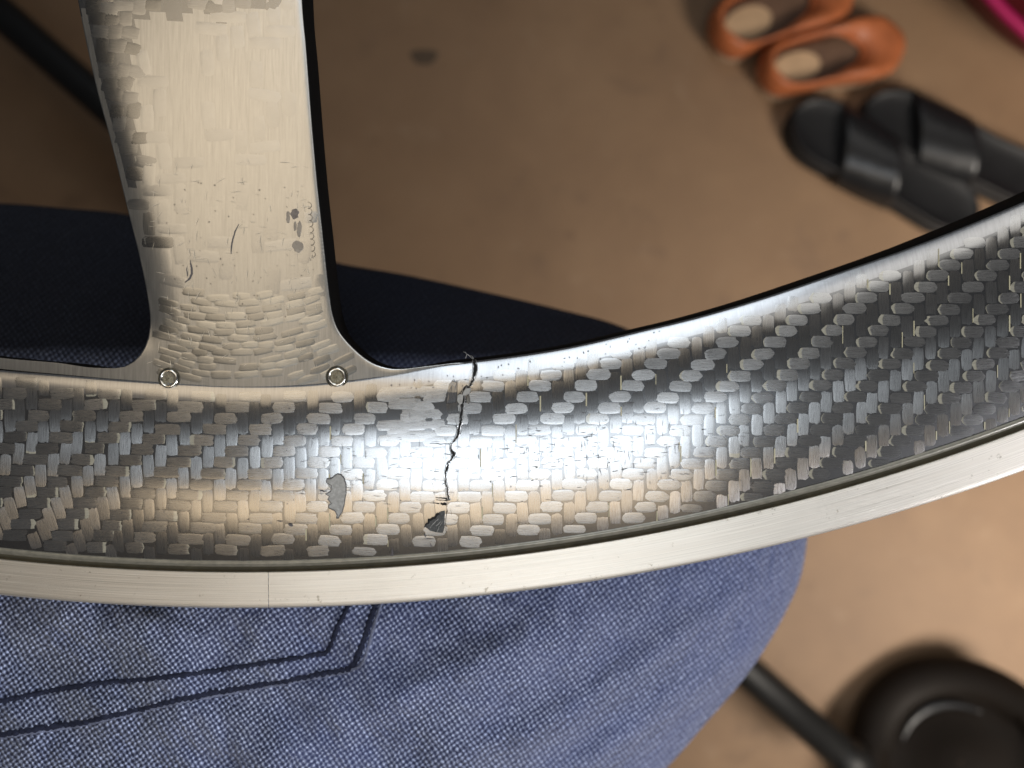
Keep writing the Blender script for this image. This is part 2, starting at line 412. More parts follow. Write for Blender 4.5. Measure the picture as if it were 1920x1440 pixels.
for i in range(nT):
    x, y = spoke_xyz(i, 0); p = P(x, y, spoke_zoff(x, y)); V += [p+Vector((.0006, 0, -.009)), p+Vector((-.0001, 0, -.0012))]
    for u in us:
        x, y = spoke_xyz(i, u); V.append(P(x, y, spoke_zoff(x, y)))
    a = Rs[min(i+1, nT-1)]-Rs[max(i-1, 0)]; a = a/np.linalg.norm(a); out = Vector((-a[1], -a[0], 0))  # to the outside
    out = Vector((a[1], a[0], 0)) if Vector((a[1], a[0], 0)).x > 0 else Vector((-a[1], -a[0], 0))
    if i > 118: out = Vector((0, 1, 0))
    V += [p_ for p_ in (V[-1]+out*.00015+Vector((0, 0, -.0009)), V[-1]+out*.0004+Vector((0, 0, -.0068)))]
nv = 2+len(us)+2
sp = W_(mesh('spoke', V, gridf(nT, nv), M_SPB)); sp.data.materials.append(M_BLACK); sp.data.materials.append(mat_lacquer('spoke_dark_reflection', (.06, .062, .065), metal=.7, rough=.36, crough=.22))  # dark reflections along the spoke's left edge and top, painted as darker lacquer
for p in sp.data.polygons:
    k = min(v % nv for v in p.vertices)
    if k < 1 or k >= nv-3: p.material_index = 1
    else:
        c_ = sum((sp.data.vertices[v].co for v in p.vertices), Vector())/len(p.vertices); yy = 720-c_.y*1000*PX; xx = 960+c_.x*1000*PX
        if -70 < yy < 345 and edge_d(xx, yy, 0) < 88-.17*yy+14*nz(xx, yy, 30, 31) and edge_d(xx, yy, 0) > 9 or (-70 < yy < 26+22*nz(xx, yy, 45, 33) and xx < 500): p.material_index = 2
if sum(p.normal.z for p in sp.data.polygons) < 0: sp.data.flip_normals()

# ---------------------------------------------------------------- carbon tows as geometry
def pad(Sf, cx, cy, ang, L, Wd, h=.05, rnd=.35, nu=6, nv=5, lift=.012, dome=.035, cream=(0, 0), base=0.5, skew=0):
    ca, sa = cos(ang), sin(ang); n0 = normal(Sf, cx, cy); V = []; U = []; T = []; N = []
    off = random.random()*500; rag = [[random.gauss(0, 1.1) for _ in range(nv)] for _ in (0, 1)]
    for i in range(nu):
        a = -1+2*i/(nu-1)
        for j in range(nv):
            b = -1+2*j/(nv-1)
            k = 1-rnd*b*b*(.35+.65*abs(a)); x = a*k*L/2+skew*b*Wd/2; y = b*(1-.12*a*a)*Wd/2
            x += (rag[0][j] if i == 0 else rag[1][j] if i == nu-1 else 0)*min(1, L/40); px = cx+x*ca-y*sa; py = cy+x*sa+y*ca
            p = Sf(px, py); e = (1-a**4)*(1-b**4)
            V.append(p+n0*(lift+h*e)*MM)
            n = normal(Sf, px, py) if (i, j) in ((0, 0), (0, nv-1), (nu-1, 0), (nu-1, nv-1)) or nu*nv < 20 else None
            N.append((a, b, n)); U.append((x/PX+off, y/PX+off*.37)); T.append(base+(1.0 if (i == 0 and cream[0]) or (i == nu-1 and cream[1]) else 0))
    c00, c01 = N[0][2], N[nv-1][2]; c10, c11 = N[(nu-1)*nv][2], N[-1][2]
    ux = Vector((ca, -sa, 0)); uy = Vector((-sa, -ca, 0)); NN = []
    for a, b, n in N:
        s, t = (a+1)/2, (b+1)/2
        m = c00*(1-s)*(1-t)+c01*(1-s)*t+c10*s*(1-t)+c11*s*t
        NN.append((m+ux*dome*.5*a**3+uy*dome*b**3).normalized())
    return V, gridf(nu, nv), U, T, NN
def fixdir(pd):
    V, F, U, T, N = pd
    a, b, c = V[F[0][0]], V[F[0][1]], V[F[0][2]]
    if (b-a).cross(c-a).dot(N[0]) < 0: F = [tuple(reversed(f)) for f in F]
    return V, F, U, T, N
def warp(c, j):
    x = c*21.9+6; y = j*20.6+3
    x += 5*nz(x, y, 260, 1); y += 6*nz(x, y, 300, 2)+ .02*(x-900)*0
    l = sm(300, 60, x)*sm(820, 1000, y); x -= (950-y)*.38*l
    y += .035*max(0, 620-x)*-.4
    return x, y
pads = {'H': [], 'V': []}
random.seed(11)
for j in range(-10, 56):
    for c in range(-22, 114):
        ph = (c+j) % 4
        if ph == 0:
            x0, y0 = warp(c, j); x1, y1 = warp(c+2, j); cx, cy, kind = (x0+x1)/2, (y0+y1)/2, 'H'
        elif ph == 2:
            kind = 'V'
            # column c is over rows where (c+j)%4 in {2,3}
            x0, y0 = warp(c+.5, j-.5); x1, y1 = warp(c+.5, j+1.5); cx, cy = (x0+x1)/2, (y0+y1)/2
        else: continue
        f, r = pol(cx, cy); d = r-r_inn(f); e = r_grv(f)-END-r
        if d < (17 if cx < 720 else 25) or e < 5 or cx < -450 or cx > 2450: continue
        ang = atan2(y1-y0, x1-x0)+random.gauss(0, .035); L = math.hypot(x1-x0, y1-y0)
        left = sm(700, 300, cx)
        if kind == 'H':
            L = L*(.985+.01*left)+random.gauss(0, 1.2+1.5*left); Wd = 20.8+random.gauss(0, .5)
            cr = (random.random() < sm(1200, 1500, cx)*.8+.04, random.random() < sm(560, 330, cx)*.6)
            rnd = (.16+.09*sm(850, 1200, cx))*(1-.75*left)+random.uniform(-.04, .08)
        else:
            L = L*1.0+random.gauss(0, 1.5); Wd = 21.0+random.gauss(0, .6); cr = (False, random.random() < .03); rnd = .08*(1-.6*left)+random.uniform(-.03, .08)
        if kind == 'H' and e < 12: Wd *= .75
        if kind == 'V' and (e < 20 or d < 30): L *= .7
        # patch repaired with continuous weft left of the crack
        if 690 < cx < 838 and 735 < cy < 830 and kind == 'V' and random.random() < .75: continue
        pads[kind].append((cx+random.gauss(0, 1), cy+random.gauss(0, .8), ang, L, Wd, rnd, cr, min(d, e)))
# broad weft plies left of the crack
for (x, y, L) in ((775, 735, 130), (760, 757, 60), (790, 777, 76), (770, 797, 130), (775, 818, 100)):
    pads['H'].append((x, y, -.02, L, 21, .08, (0, 0), 60))
def emit(lst, Sf, mat, parent, name, limit, **kw):
    random.shuffle(lst); inside = [q for q in lst if 0 < q[0] < 1920 and 0 < q[1] < 1440]; outside = [q for q in lst if q not in inside]
    inside.sort(key=lambda q: -q[3]*q[4])
    rest = inside[limit:]+outside
    def mk(q):
        x, y, ang, L, Wd, rnd, cr, _ = q
        return fixdir(pad(Sf, x, y, ang, L, Wd, rnd=rnd, cream=cr, base=random.uniform(.02, .98), **kw))
    for q in inside[:limit]:
        V, F, U, T, N = mk(q); o = mesh(name, V, F, mat, uv=U, tint=T, nrm=N); o.parent = parent

    if rest:
        VV, FF, UU, TT, NN = [], [], [], [], []
        for q in rest:
            V, F, U, T, N = mk(q); b = len(VV); VV += V; UU += U; TT += T; NN += N; FF += [tuple(i+b for i in f) for f in F]
        o = mesh(name, VV, FF, mat, uv=UU, tint=TT, nrm=NN, kind='stuff'); o.parent = parent
for k in 'HV':
    emit(pads[k], rim_S, M_TOWH if k == 'H' else M_TOWV, rim, 'carbon_tow' if k == 'H' else 'cross_tow', 290, lift=.012 if k == 'V' else .03)
def kid(o, parent):
    o.parent = parent; return o
# thin glass tracer threads between warp bundles
VV, FF = [], []
for q in pads['V']:
    x, y, ang, L, Wd, *_ = q
    if random.random() < .26 and 560 < x < 1960:
        xx = x+random.choice((-1, 1))*(Wd/2+1.2); b = len(VV); l = L*random.uniform(.2, .42); wv = random.uniform(.6, 1.3)
        yy = y+random.uniform(-6, 6)
        for t in (-1, -.3, .3, 1):
            for s in (-1, 1): VV.append(rim_S(xx+s*wv, yy+t*l)+Vector((0, 0, .00009)))
        for i in range(3): FF.append((b+2*i, b+2*i+2, b+2*i+3, b+2*i+1))
kid(mesh('tracer_thread', VV, FF, M_THREAD, kind='stuff'), rim)

# spoke tows: broad flat plies, fanning into the rim
pads_s = []; pads_d = []
random.seed(23)
def warps(c, j):
    x = 120+c*29; y = -420+j*25.0
    x += 7*nz(x, y, 160, 3)+ .10*(y-300)*sm(600, 0, y)*(1-min(1, max(0, (x-200)/380)))
    y += 9*nz(x, y, 150, 4)
    k = sm(430, 640, y)
    y += -34*((x-455)/170)**2*k+14*k
    return x, y
from mathutils import geometry
poly = [tuple(p) for p in _L if p[1] > -515]+[(p[0], p[1]) for p in reversed(_R)]
def in_spoke(x, y):
    c = False; n = len(SPOLY)
    for i in range(n):
        x1, y1 = SPOLY[i]; x2, y2 = SPOLY[(i+1) % n]
        if (y1 > y) != (y2 > y) and x < (x2-x1)*(y-y1)/(y2-y1)+x1: c = not c
    return c
SPOLY = [(p[0], p[1]) for p in spline(LC, 90)]+[(-420, 700), (0, 690), (100, 700), (200, 706), (339, 715), (425, 720), (537, 720), (605, 715), (669, 707), (732, 698), (790, 690)]+[(p[0], p[1]) for p in reversed(spline(RC, 90)) if p[0] < 790 or p[1] < 600]
for j in range(-2, 50):
    for c in range(-12, 26):
        ph = (c+j) % 4
        if ph in (0,):
            x0, y0 = warps(c, j); x1, y1 = warps(c+2, j); L = .97; Wd = 22
        elif ph == 2:
            x0, y0 = warps(c+.5, j-.5); x1, y1 = warps(c+.5, j+1.5); L = 1.0; Wd = 25
        else: continue
        cx, cy = (x0+x1)/2, (y0+y1)/2
        if not in_spoke(cx, cy) or cy < -440: continue
        dl, dr = edge_d(cx, cy, 0), edge_d(cx, cy, 1)
        if dl < 20 or dr < 11: continue
        Ln = math.hypot(x1-x0, y1-y0)*L
        lim = (min(dl, dr)-4)*2
        if lim < 12: continue
        if ph == 0: Ln = min(Ln, lim)
        else: Wd = min(Wd, lim)
        if cy > 545 or (cy < 345 and dl < 112-.2*cy): continue
        if cy < 440 and dl > 105 and random.random() < .72: continue
        if cy > 440 and random.random() < .3: continue
        f, r = pol(cx, cy)
        if r_inn(f)-r < Wd*.55: continue
        (pads_d if (20 < dl < 48 and 340 < cy < 520 and random.random() < .6) else pads_s).append((cx+random.gauss(0, 2), cy+random.gauss(0, 1.5), atan2(y1-y0, x1-x0)+random.gauss(0, .05), Ln+random.gauss(0, 3), Wd+random.gauss(0, 1.2), .06+random.uniform(-.04, .1), (0, 0), dl))
pads_f = []
for row in range(17):
    y0 = -62+row*24.5; xl = interp(y0, [(p[1], p[0]) for p in LC[:12]])
    for k in range(13 if y0 < 20 else 4):
        x0 = xl+15+k*28+6*nz(row*30, k*40, 50, 8)
        if (k > 2.9-y0/170 and y0 > 20) or random.random() < (.12 if k < 3 else .45): continue
        H = (k+row) % 3 != 0
        pads_d.append((x0+13, y0+random.gauss(0, 3), random.gauss(.12, .09), (33 if H else 27)+random.gauss(0, 3), (24 if H else 32)+random.gauss(0, 2), .03+random.uniform(-.02, .06), (0, 0), 40))
for row in range(16):
    y0 = 556+row*13.5; x = 285+random.uniform(0, 30)
    while x < 760:
        l = random.uniform(28, 46); xc = x+l/2; yc = y0-.0011*(xc-440)**2+5*nz(xc, y0, 70, 6)+random.gauss(0, 1.3)
        x += l+random.uniform(-1, 9)
        f, rr = pol(xc, yc)
        if not in_spoke(xc, yc) or min(edge_d(xc, yc, 0), edge_d(xc, yc, 1)) < 24 or r_inn(f)-rr < 9 or yc < 545: continue
        if random.random() < .14: continue
        pads_f.append((xc, yc, atan2(-.0022*(xc-440), 1)+random.gauss(0, .06), l, random.uniform(13, 17), .06, (0, 0), 40))
emit(pads_f, spoke_S, mat_tow('fan_tow', (.20, .195, .175), (.40, .39, .36), (.5, 1.25), aniso=.6, rough=.33, coat=1.0, crough=.2, cream=False), sp, 'fan_tow', 200, h=.02, lift=.006, dome=.08)
M_SPD = mat_tow('spoke_reflection_tow', (.045, .047, .05), (.17, .168, .16), (.5, 2.2), aniso=.5, rough=.36, coat=1.0, crough=.22, cream=False)  # tows coloured darker to carry the dark reflections near the left edge
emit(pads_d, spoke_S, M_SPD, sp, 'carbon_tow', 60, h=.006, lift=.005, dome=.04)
emit(pads_s, spoke_S, M_SPT, sp, 'carbon_tow', 235, h=.006, lift=.004, dome=.04)

# rivets
def rivet(px, py):
    c = P(px, py, SP_Z+.25); V = []; n = 40
    prof = [(0, -.25), (.55, -.30), (1.0, -.22), (1.12, .05), (1.25, .22), (1.42, .24), (1.58, .10), (1.68, -.15), (1.70, -.9)]
    prof = [(r*1.02, z) for r, z in prof]
    rg = [(r*MM, z*MM) for r, z in prof]
    V = [c+Vector((r*cos(2*pi*k/n), r*sin(2*pi*k/n), z)) for r, z in rg[2:] for k in range(n)]
    root = W_(mesh('rivet', V, gridf(len(rg)-2, n, True), M_STEEL))
    if sum(p.normal.z for p in root.data.polygons) < 0: root.data.flip_normals()
    V = [c+Vector((r*cos(2*pi*k/n), r*sin(2*pi*k/n), z+.00003*sin(k*1.7))) for r, z in [(.0001, -.0001), (.0004, -.00012), (.0007, -.0003), (.00104, -.00024)] for k in range(n)]
    o = kid(mesh('recess', V, gridf(4, n, True), M_RECESS), root)
    if sum(p.normal.z for p in o.data.polygons) < 0: o.data.flip_normals()
    tube_pts = [c+Vector((.00185*cos(q), .00185*sin(q), -.00022)) for q in np.linspace(0, 2*pi, 41)]
    kid(tube('resin_ring', tube_pts, .00010, M_GROOVE, None, n=6, caps=False), root)
rivet(316, 710); rivet(631, 707)

# ---------------------------------------------------------------- damage: crack, torn pocket, flake, scratches
def ribbon(name, pts, ws, mat, Sf, lift=.10, parent=rim, jag=0, sub=6, label=None):
    """jagged strip; each side wanders by itself"""
    C = []
    for (a, b), (wa, wb) in zip(zip(pts[:-1], pts[1:]), zip(ws[:-1], ws[1:])):
        for k in range(sub): t = k/sub; C.append((a[0]+(b[0]-a[0])*t, a[1]+(b[1]-a[1])*t, wa+(wb-wa)*t))
    C.append((pts[-1][0], pts[-1][1], ws[-1])); V = []
    for i, (x, y, w_) in enumerate(C):
        a = C[max(0, i-1)]; b = C[min(len(C)-1, i+1)]; dx, dy = b[0]-a[0], b[1]-a[1]; l = math.hypot(dx, dy) or 1
        nx, ny = -dy/l, dx/l; jx = random.gauss(0, jag)
        for s in (-1, 1):
            q = s*max(.25, w_/2+random.gauss(0, jag*.5)); X, Y = x+nx*(q+jx), y+ny*(q+jx)
            V.append(Sf(X, Y)+Vector((0, 0, lift*MM)))
    F = [(2*i, 2*i+1, 2*i+3, 2*i+2) for i in range(len(C)-1)]
    o = mesh(name, V, F, mat, smooth=False, label=label)
    if sum(p.normal.z for p in o.data.polygons) < 0: o.data.flip_normals()
    return kid(o, parent)
random.seed(5)
CR = [(889, 674), (891, 690), (889, 706), (885, 716), (881, 724), (872, 726), (869, 735), (868, 752), (865, 775), (864, 790), (860, 803), (858, 817), (852, 826), (846, 832), (845, 842), (850, 850), (848, 861), (841, 866), (838, 880), (835, 890), (836, 905), (839, 916), (840, 930), (843, 938)]
CW = [q*1.15 for q in [3, 6, 4, 3, 2.5, 2.5, 3, 4, 3.5, 4, 3.5, 3, 2.5, 1.5, 2, 6, 3.5, 2, 3.5, 2, 2, 2, 1.6, 2]]
ribbon('crack', CR, CW, M_DARK, rim_S, lift=.115, jag=.7, sub=5)
for bp in ([(881, 724), (872, 727), (866, 732), (862, 737)], [(872, 728), (880, 726), (886, 729)], [(867, 740), (862, 738), (857, 741)], [(866, 775), (870, 782)], [(858, 817), (864, 812), (867, 806)], [(846, 832), (838, 833), (820, 832), (806, 831)], [(850, 850), (843, 852), (832, 851)], [(841, 866), (846, 869)], [(835, 905), (829, 908)], [(843, 938), (830, 938), (818, 937)], [(838, 958), (836, 975), (836, 1000)]):
    ribbon('crack_branch', bp, [1.6]+[1.2]*(len(bp)-2)+[.5], M_DARK, rim_S, lift=.125, jag=.35, sub=3)
# raised broken lips along both sides of the crack
for s in (-1, 1):
    pts = [(x+s*(w_/2+1.0), y) for (x, y), w_ in zip(CR, CW)]
    V = []
    C = spline(pts, 110)
    for i, (x, y) in enumerate(C):
        hh = .10+.07*random.random()
        for o_, z_ in ((-1.0, .0), (0, hh), (1.0, .0)): V.append(rim_S(x+o_, y)+Vector((0, 0, (z_+.04)*MM)))
    o = mesh('crack_lip', V, gridf(len(C), 3), M_TOWH, uv=[(v[0]*1000, v[1]*1000) for v in V], tint=[random.random()*.9 for v in V])
    if sum(p.normal.z for p in o.data.polygons) < 0: o.data.flip_normals()
    kid(o, rim)
def patch(name, pts, mat, Sf, lift, parent=rim, thick=.05):
    n = len(pts); cx = sum(p[0] for p in pts)/n; cy = sum(p[1] for p in pts)/n
    V = [Sf(cx, cy)+Vector((0, 0, (lift+thick)*MM))]
    for k in (.6, .93): V += [Sf(cx+(x-cx)*k, cy+(y-cy)*k)+Vector((0, 0, (lift+thick)*MM)) for x, y in pts]
    V += [Sf(x, y)+Vector((0, 0, (lift-.06)*MM)) for x, y in pts]
    F = [(0, 1+i, 1+(i+1) % n) for i in range(n)]
    for a in (1, 1+n): F += [(a+i, a+n+i, a+n+(i+1) % n, a+(i+1) % n) for i in range(n)]
    o = mesh(name, V, F, mat, smooth=False)
    bm = bmesh.new(); bm.from_mesh(o.data); bmesh.ops.recalc_face_normals(bm, faces=bm.faces)
    if sum(f.normal.z for f in bm.faces) < 0: bmesh.ops.reverse_faces(bm, faces=bm.faces)
    bm.to_mesh(o.data); bm.free()
    return kid(o, parent)
# torn pocket at the foot of the crack
patch('torn_hole', [(796, 987), (803, 977), (804, 973), (814, 970), (820, 963), (827, 958), (834, 957), (835, 972), (834, 990), (831, 1000), (818, 999), (806, 996)], mat_simple('torn_fibre', (.045, .047, .047), .7, .1, nz=(2500, .3, 2.2, .0004)), rim_S, .09, thick=.01)
ribbon('torn_edge', [(795, 988), (803, 980), (804, 974), (815, 971), (820, 964), (824, 963)], [1, 3, 4, 4, 4, 1.5], M_DARK, rim_S, lift=.14, jag=.5, sub=4)
for (x1, y1, x2, y2, w_) in ((806, 990, 822, 972, 1.3), (820, 998, 830, 978, 1.0), (818, 986, 827, 977, 1.6)):
    ribbon('splinter', [(x1, y1), ((x1+x2)/2+random.gauss(0, 1), (y1+y2)/2), (x2, y2)], [.5, w_, .5], M_FLAKE, rim_S, lift=.2, jag=.4, sub=4)
ribbon('torn_edge', [(826, 945), (834, 945), (837, 947)], [3, 5, 3], M_DARK, rim_S, lift=.14, jag=.4, sub=4)
ribbon('torn_edge', [(817, 933), (830, 934), (842, 936)], [1, 2, 2.5], M_DARK, rim_S, lift=.12, jag=.2, sub=4)
ribbon('torn_edge', [(812, 943), (824, 944)], [1, 2], M_DARK, rim_S, lift=.12, jag=.2, sub=4)
M_DKTOW = mat_lacquer('dark_tow', (.06, .062, .068), metal=.5)
patch('bare_tow', [(842, 720), (838, 735), (837, 757), (850, 756), (856, 754), (857, 735), (857, 716), (848, 713)], M_DKTOW, rim_S, .09, thick=.03)
patch('bare_tow', [(873, 728), (869, 734), (866, 742), (872, 742), (880, 738), (884, 727)], M_FLAKE, rim_S, .10, thick=.05)
patch('bare_tow', [(876, 741), (875, 755), (879, 758), (882, 752), (881, 741)], M_STEEL, rim_S, .10, thick=.03)
patch('bare_tow', [(858, 740), (857, 752), (862, 759), (867, 757), (869, 742), (865, 738)], M_FLAKE, rim_S, .10, thick=.05)
# loose fibres at the top of the crack
for pts in ([(873, 672), (875, 665), (876, 664), (881, 668), (886, 673)], [(869, 660), (873, 661), (875, 665)], [(888, 673), (885, 668), (881, 667)]):
    C = spline([(x, y, 0) for x, y in pts], 12)
    kid(tube('loose_fibre', [P(x, y, -1.6+.5*sin(i*.4)) for i, (x, y, _) in enumerate(C)], .00006, M_FLAKE, None, n=5), rim)
# flake of bare lacquer with a dark rim
FLK = [(633, 888), (640, 890), (646, 897), (649, 908), (649, 925), (646, 945), (642, 960), (635, 971), (631, 972), (633, 965), (627, 957), (617, 953), (616, 948), (622, 944), (615, 936), (618, 931), (611, 926), (621, 921), (622, 910), (612, 905), (613, 898), (621, 897), (628, 891)]
patch('lacquer_flake', FLK, M_FLAKE, rim_S, .10, thick=.06)
ribbon('flake_edge', FLK+[FLK[0]], [1.1+.5*random.random() for _ in range(len(FLK)+1)], M_INK, rim_S, lift=.175, jag=.25, sub=3)
ribbon('flake_edge', [(600, 919), (606, 921), (613, 921)], [1.2, 2, 1.2], M_INK, rim_S, lift=.12, jag=.2)
# scratches and chips over the polished part of the rim
VV, FF = [], []
def scr(x, y, a, l, w_, Sf):
    b = len(VV); k = 4; bend = random.gauss(0, .12)
    for i in range(k+1):
        t = i/k-.5; ww = w_*(1-(2*t)**2*.8)/2
        X = x+cos(a+bend*t)*l*t; Y = y+sin(a+bend*t)*l*t
        for s in (-1, 1): VV.append(Sf(X-sin(a)*ww*s, Y+cos(a)*ww*s)+Vector((0, 0, .00013)))
    for i in range(k): FF.append((b+2*i, b+2*i+1, b+2*i+3, b+2*i+2))
for _ in range(230):
    x = random.gauss(1100, 130); y = 850+(x-1000)*-.06+random.gauss(0, 34)
    if not 880 < x < 1400: continue
    v = random.random() < .42
    scr(x, y, (pi/2 if v else 0)+random.gauss(0, .12), random.uniform(4, 16), random.uniform(.5, 1.2), rim_S)
for _ in range(90):
    scr(random.uniform(560, 860), random.gauss(870, 45), random.gauss(0, .15)+(pi/2 if random.random() < .3 else 0), random.uniform(4, 18), random.uniform(.4, .8), rim_S)
for _ in range(50):
    scr(random.uniform(200, 1500), random.uniform(760, 1000), random.uniform(0, 3), random.uniform(2, 4), random.uniform(1, 2.2), rim_S)
for _ in range(46):
    x = random.uniform(720, 1250); y = interp(x, [(p[0], p[1]) for p in INN])+random.uniform(8, 45)
    scr(x, y, random.uniform(0, 3), random.uniform(2, 4.5), random.uniform(1, 2), rim_S)
for (x, y, a, l, w_) in ((736, 1036, 1.5, 20, 3.5), (733, 1043, 1.5, 12, 2), (797, 1004, 1.1, 8, 2.5), (805, 1010, 0, 18, 1.6), (808, 1022, 1.1, 10, 2), (525, 977, .1, 12, 1.6), (545, 984, .4, 10, 5)):
    scr(x, y, a, l, w_, rim_S)
o = kid(mesh('scratches', VV, FF, M_INK, smooth=False, kind='stuff'), rim)
M_SCUFF = mat_simple('soft_scuff', (.20, .165, .13), .6, .3, nz=(900, .5, 1.4, .0001))
M_PALE = mat_simple('pale_scuff', (.62, .56, .46), .5, .3)
VV, FF = [], []
def scr2(x, y, a, l, w_): scr(x, y, a, l, w_, spoke_S)
for _ in range(60): 
    x = random.uniform(300, 590); y = random.uniform(330, 640); scr2(x, y, random.uniform(0, 3), random.uniform(2, 4), random.uniform(.8, 1.8))
kid(mesh('specks', VV, FF, M_SCUFF, smooth=False, kind='stuff'), sp)
ribbon('dark_scratch', [(448, 420), (441, 433), (437, 447), (434, 462), (433, 476)], [.8, 2.2, 2.4, 2.4, 1.2], M_INK, spoke_S, .06, sp, .15)
ribbon('dark_scratch', [(357, 488), (359, 502), (360, 512), (356, 522), (347, 530)], [1, 3.4, 3.6, 3.4, 1], M_INK, spoke_S, .06, sp, .2)
ribbon('dark_scratch', [(350, 501), (351, 510), (352, 518)], [1, 2.4, 1.4], M_INK, spoke_S, .06, sp, .2)
M_SMG = mat_simple('grey_smudge', (.12, .105, .095), .55, .3, nz=(1200, .5, 2.0, .0001))
M_SMG2 = mat_simple('light_smudge', (.24, .215, .185), .5, .4, nz=(1200, .6, 1.5, .0001))
for cx, cy, rx, ry, m_ in ((559, 462, 11, 12, M_SMG2), (553, 401, 8, 10, M_SMG), (540, 407, 4, 11, M_SMG2), (561, 430, 5, 16, M_SMG2), (553, 424, 3, 9, M_SMG2)):
    patch('smudge', [(cx+rx*cos(q)*(1+.12*random.gauss(0, 1)), cy+ry*sin(q)*(1+.1*random.gauss(0, 1))) for q in np.linspace(0, 2*pi, 18, endpoint=False)], m_, spoke_S, .05, sp, thick=.004)
VV, FF = [], []
for k in range(9):      # scalloped chatter marks beside the right edge
    cx, cy = 577+k*.9, 385+k*11.5
    pts = [(cx+7*sin(q), cy-6*cos(q)) for q in np.linspace(.1, pi-.1, 9)]
    for a, b in zip(pts[:-1], pts[1:]): scr2((a[0]+b[0])/2, (a[1]+b[1])/2, atan2(b[1]-a[1], b[0]-a[0]), 4, .8)
kid(mesh('chatter_marks', VV, FF, M_SCUFF, smooth=False, kind='stuff'), sp)
VV, FF = [], []
for _ in range(170):   # short pale hairlines on the spoke
    x = random.uniform(280, 600); y = random.uniform(300, 690)
    if in_spoke(x, y) and edge_d(x, y, 0) > 15 and edge_d(x, y, 1) > 12 and r_inn(pol(x, y)[0])-pol(x, y)[1] > 8: scr2(x, y, random.choice((0, pi/2))+random.gauss(0, .25), random.uniform(6, 22), random.uniform(.4, .9))
kid(mesh('hairlines', VV, FF, M_PALE, smooth=False, kind='stuff'), sp)

# ================================================================ the person's thigh in jeans
person = empty('person', P(450, 1100, -90), 'seated person, only a thigh and knee in faded blue jeans showing under the wheel', 'person')
def PP(o):
    o.parent = person; o.matrix_parent_inverse = Matrix.Translation(-person.location); return o
BD = [(1515, 1003), (1502, 1080), (1472, 1150), (1432, 1220), (1385, 1285), (1320, 1360), (1250, 1440), (1120, 1570), (800, 1850), (200, 2050), (-500, 2000), (-1100, 1700), (-1350, 1150), (-1100, 620), (-600, 410), (-250, 375), (0, 381), (120, 390), (240, 402), (420, 440), (620, 490), (760, 515), (900, 545), (1050, 580), (1170, 614), (1320, 690), (1430, 790), (1495, 900)]
CB = np.array((300., 1180.))
bs = spline(BD+[BD[0]], 900)
ang = np.arctan2(bs[:, 1]-CB[1], bs[:, 0]-CB[0]); rad = np.hypot(bs[:, 0]-CB[0], bs[:, 1]-CB[1])
o_ = np.argsort(ang); ang, rad = ang[o_], rad[o_]
def Rb(q): return float(np.interp((q+pi) % (2*pi)-pi, ang, rad, period=2*pi))
TOPB = [(-1350, 500), (-600, 410), (-250, 375), (0, 381), (120, 390), (240, 402), (420, 440), (620, 490), (760, 515), (900, 545), (1050, 580), (1170, 614), (1320, 690), (1400, 740)]
def den_z(px, py):
    dx, dy = px-CB[0], py-CB[1]; q = atan2(dy, dx); rho = min(1, math.hypot(dx, dy)/Rb(q))
    n = 3.0; H = 80
    z = -14-H*(1-sqrt(max(0, 1-rho**n)))
    top = interp(px, TOPB); k = max(0, min(1, (765-py)/(765-top)))
    if py < 765: z = min(z, -15-70*k**.95) if px < 1400 else z
    fade = 1-sm(.75, .98, rho)
    u = (px*.72-py*.69); v = (px*.69+py*.72)
    z += (5.0*nz(u*.35, v, 170, 9)+3.2*nz(u*.8, v*.45, 62, 12)+1.0*nz(u, v*.6, 28, 14))*fade
    # crease ridges near the knee
    for (ax, ay, bx, by, wd, h) in ((1120, 1420, 1420, 1215, 30, 6.0), (1010, 1370, 1340, 1150, 30, 3.2), (820, 1440, 1200, 1300, 34, 2.6), (760, 1300, 1060, 1180, 30, 1.8)):
        L2 = (bx-ax)**2+(by-ay)**2; t = ((px-ax)*(bx-ax)+(py-ay)*(by-ay))/L2
        dd = abs((px-ax)*(by-ay)-(py-ay)*(bx-ax))/sqrt(L2)
        z += h*exp(-(dd/wd)**2)*sm(-.3, .1, t)*sm(1.4, .95, t)*(1-sm(.97, 1, rho))
    return min(z, -11.0)
TH = 360; RH = list(np.linspace(.02, .9, 90))+list(np.linspace(.91, 1.0, 26))
V = []; U = []
def duv(px, py):
    c, s = cos(.18), sin(.18); x, y = (px)/PX*1.1, (py)/PX*1.1
    return ((x*c+y*s)/.60, (-x*s+y*c)/.66)
for i in range(TH):
    q = -pi+2*pi*i/TH; rb = Rb(q)
    for rho in RH:
        rr = 1-(1-rho)**1.0
        x, y = CB[0]+cos(q)*rb*rr, CB[1]+sin(q)*rb*rr; V.append(P(x, y, den_z(x, y))); U.append(duv(x, y))
    for dz, k in ((14, .995), (45, .97), (110, .93)):
        x, y = CB[0]+cos(q)*rb*k, CB[1]+sin(q)*rb*k; b = V[-1] if dz == 14 else b
        p = P(x, y, -95); V.append(Vector((p.x*1.0, p.y*1.0, (-95-dz)*MM))); U.append((duv(x, y)[0]+dz, duv(x, y)[1]+dz))
nr = len(RH)+3
F = []
for i in range(TH):
    for j in range(nr-1): F.append((i*nr+j, i*nr+j+1, ((i+1) % TH)*nr+j+1, ((i+1) % TH)*nr+j))
F.append(tuple(i*nr for i in reversed(range(TH))))
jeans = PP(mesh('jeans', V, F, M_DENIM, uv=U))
bm = bmesh.new(); bm.from_mesh(jeans.data); bmesh.ops.recalc_face_normals(bm, faces=bm.faces)
if sum(f.normal.z*f.calc_area() for f in bm.faces) < 0: bmesh.ops.reverse_faces(bm, faces=bm.faces)
bm.to_mesh(jeans.data); bm.free()
def den_S(px, py): return P(px, py, den_z(px, py))
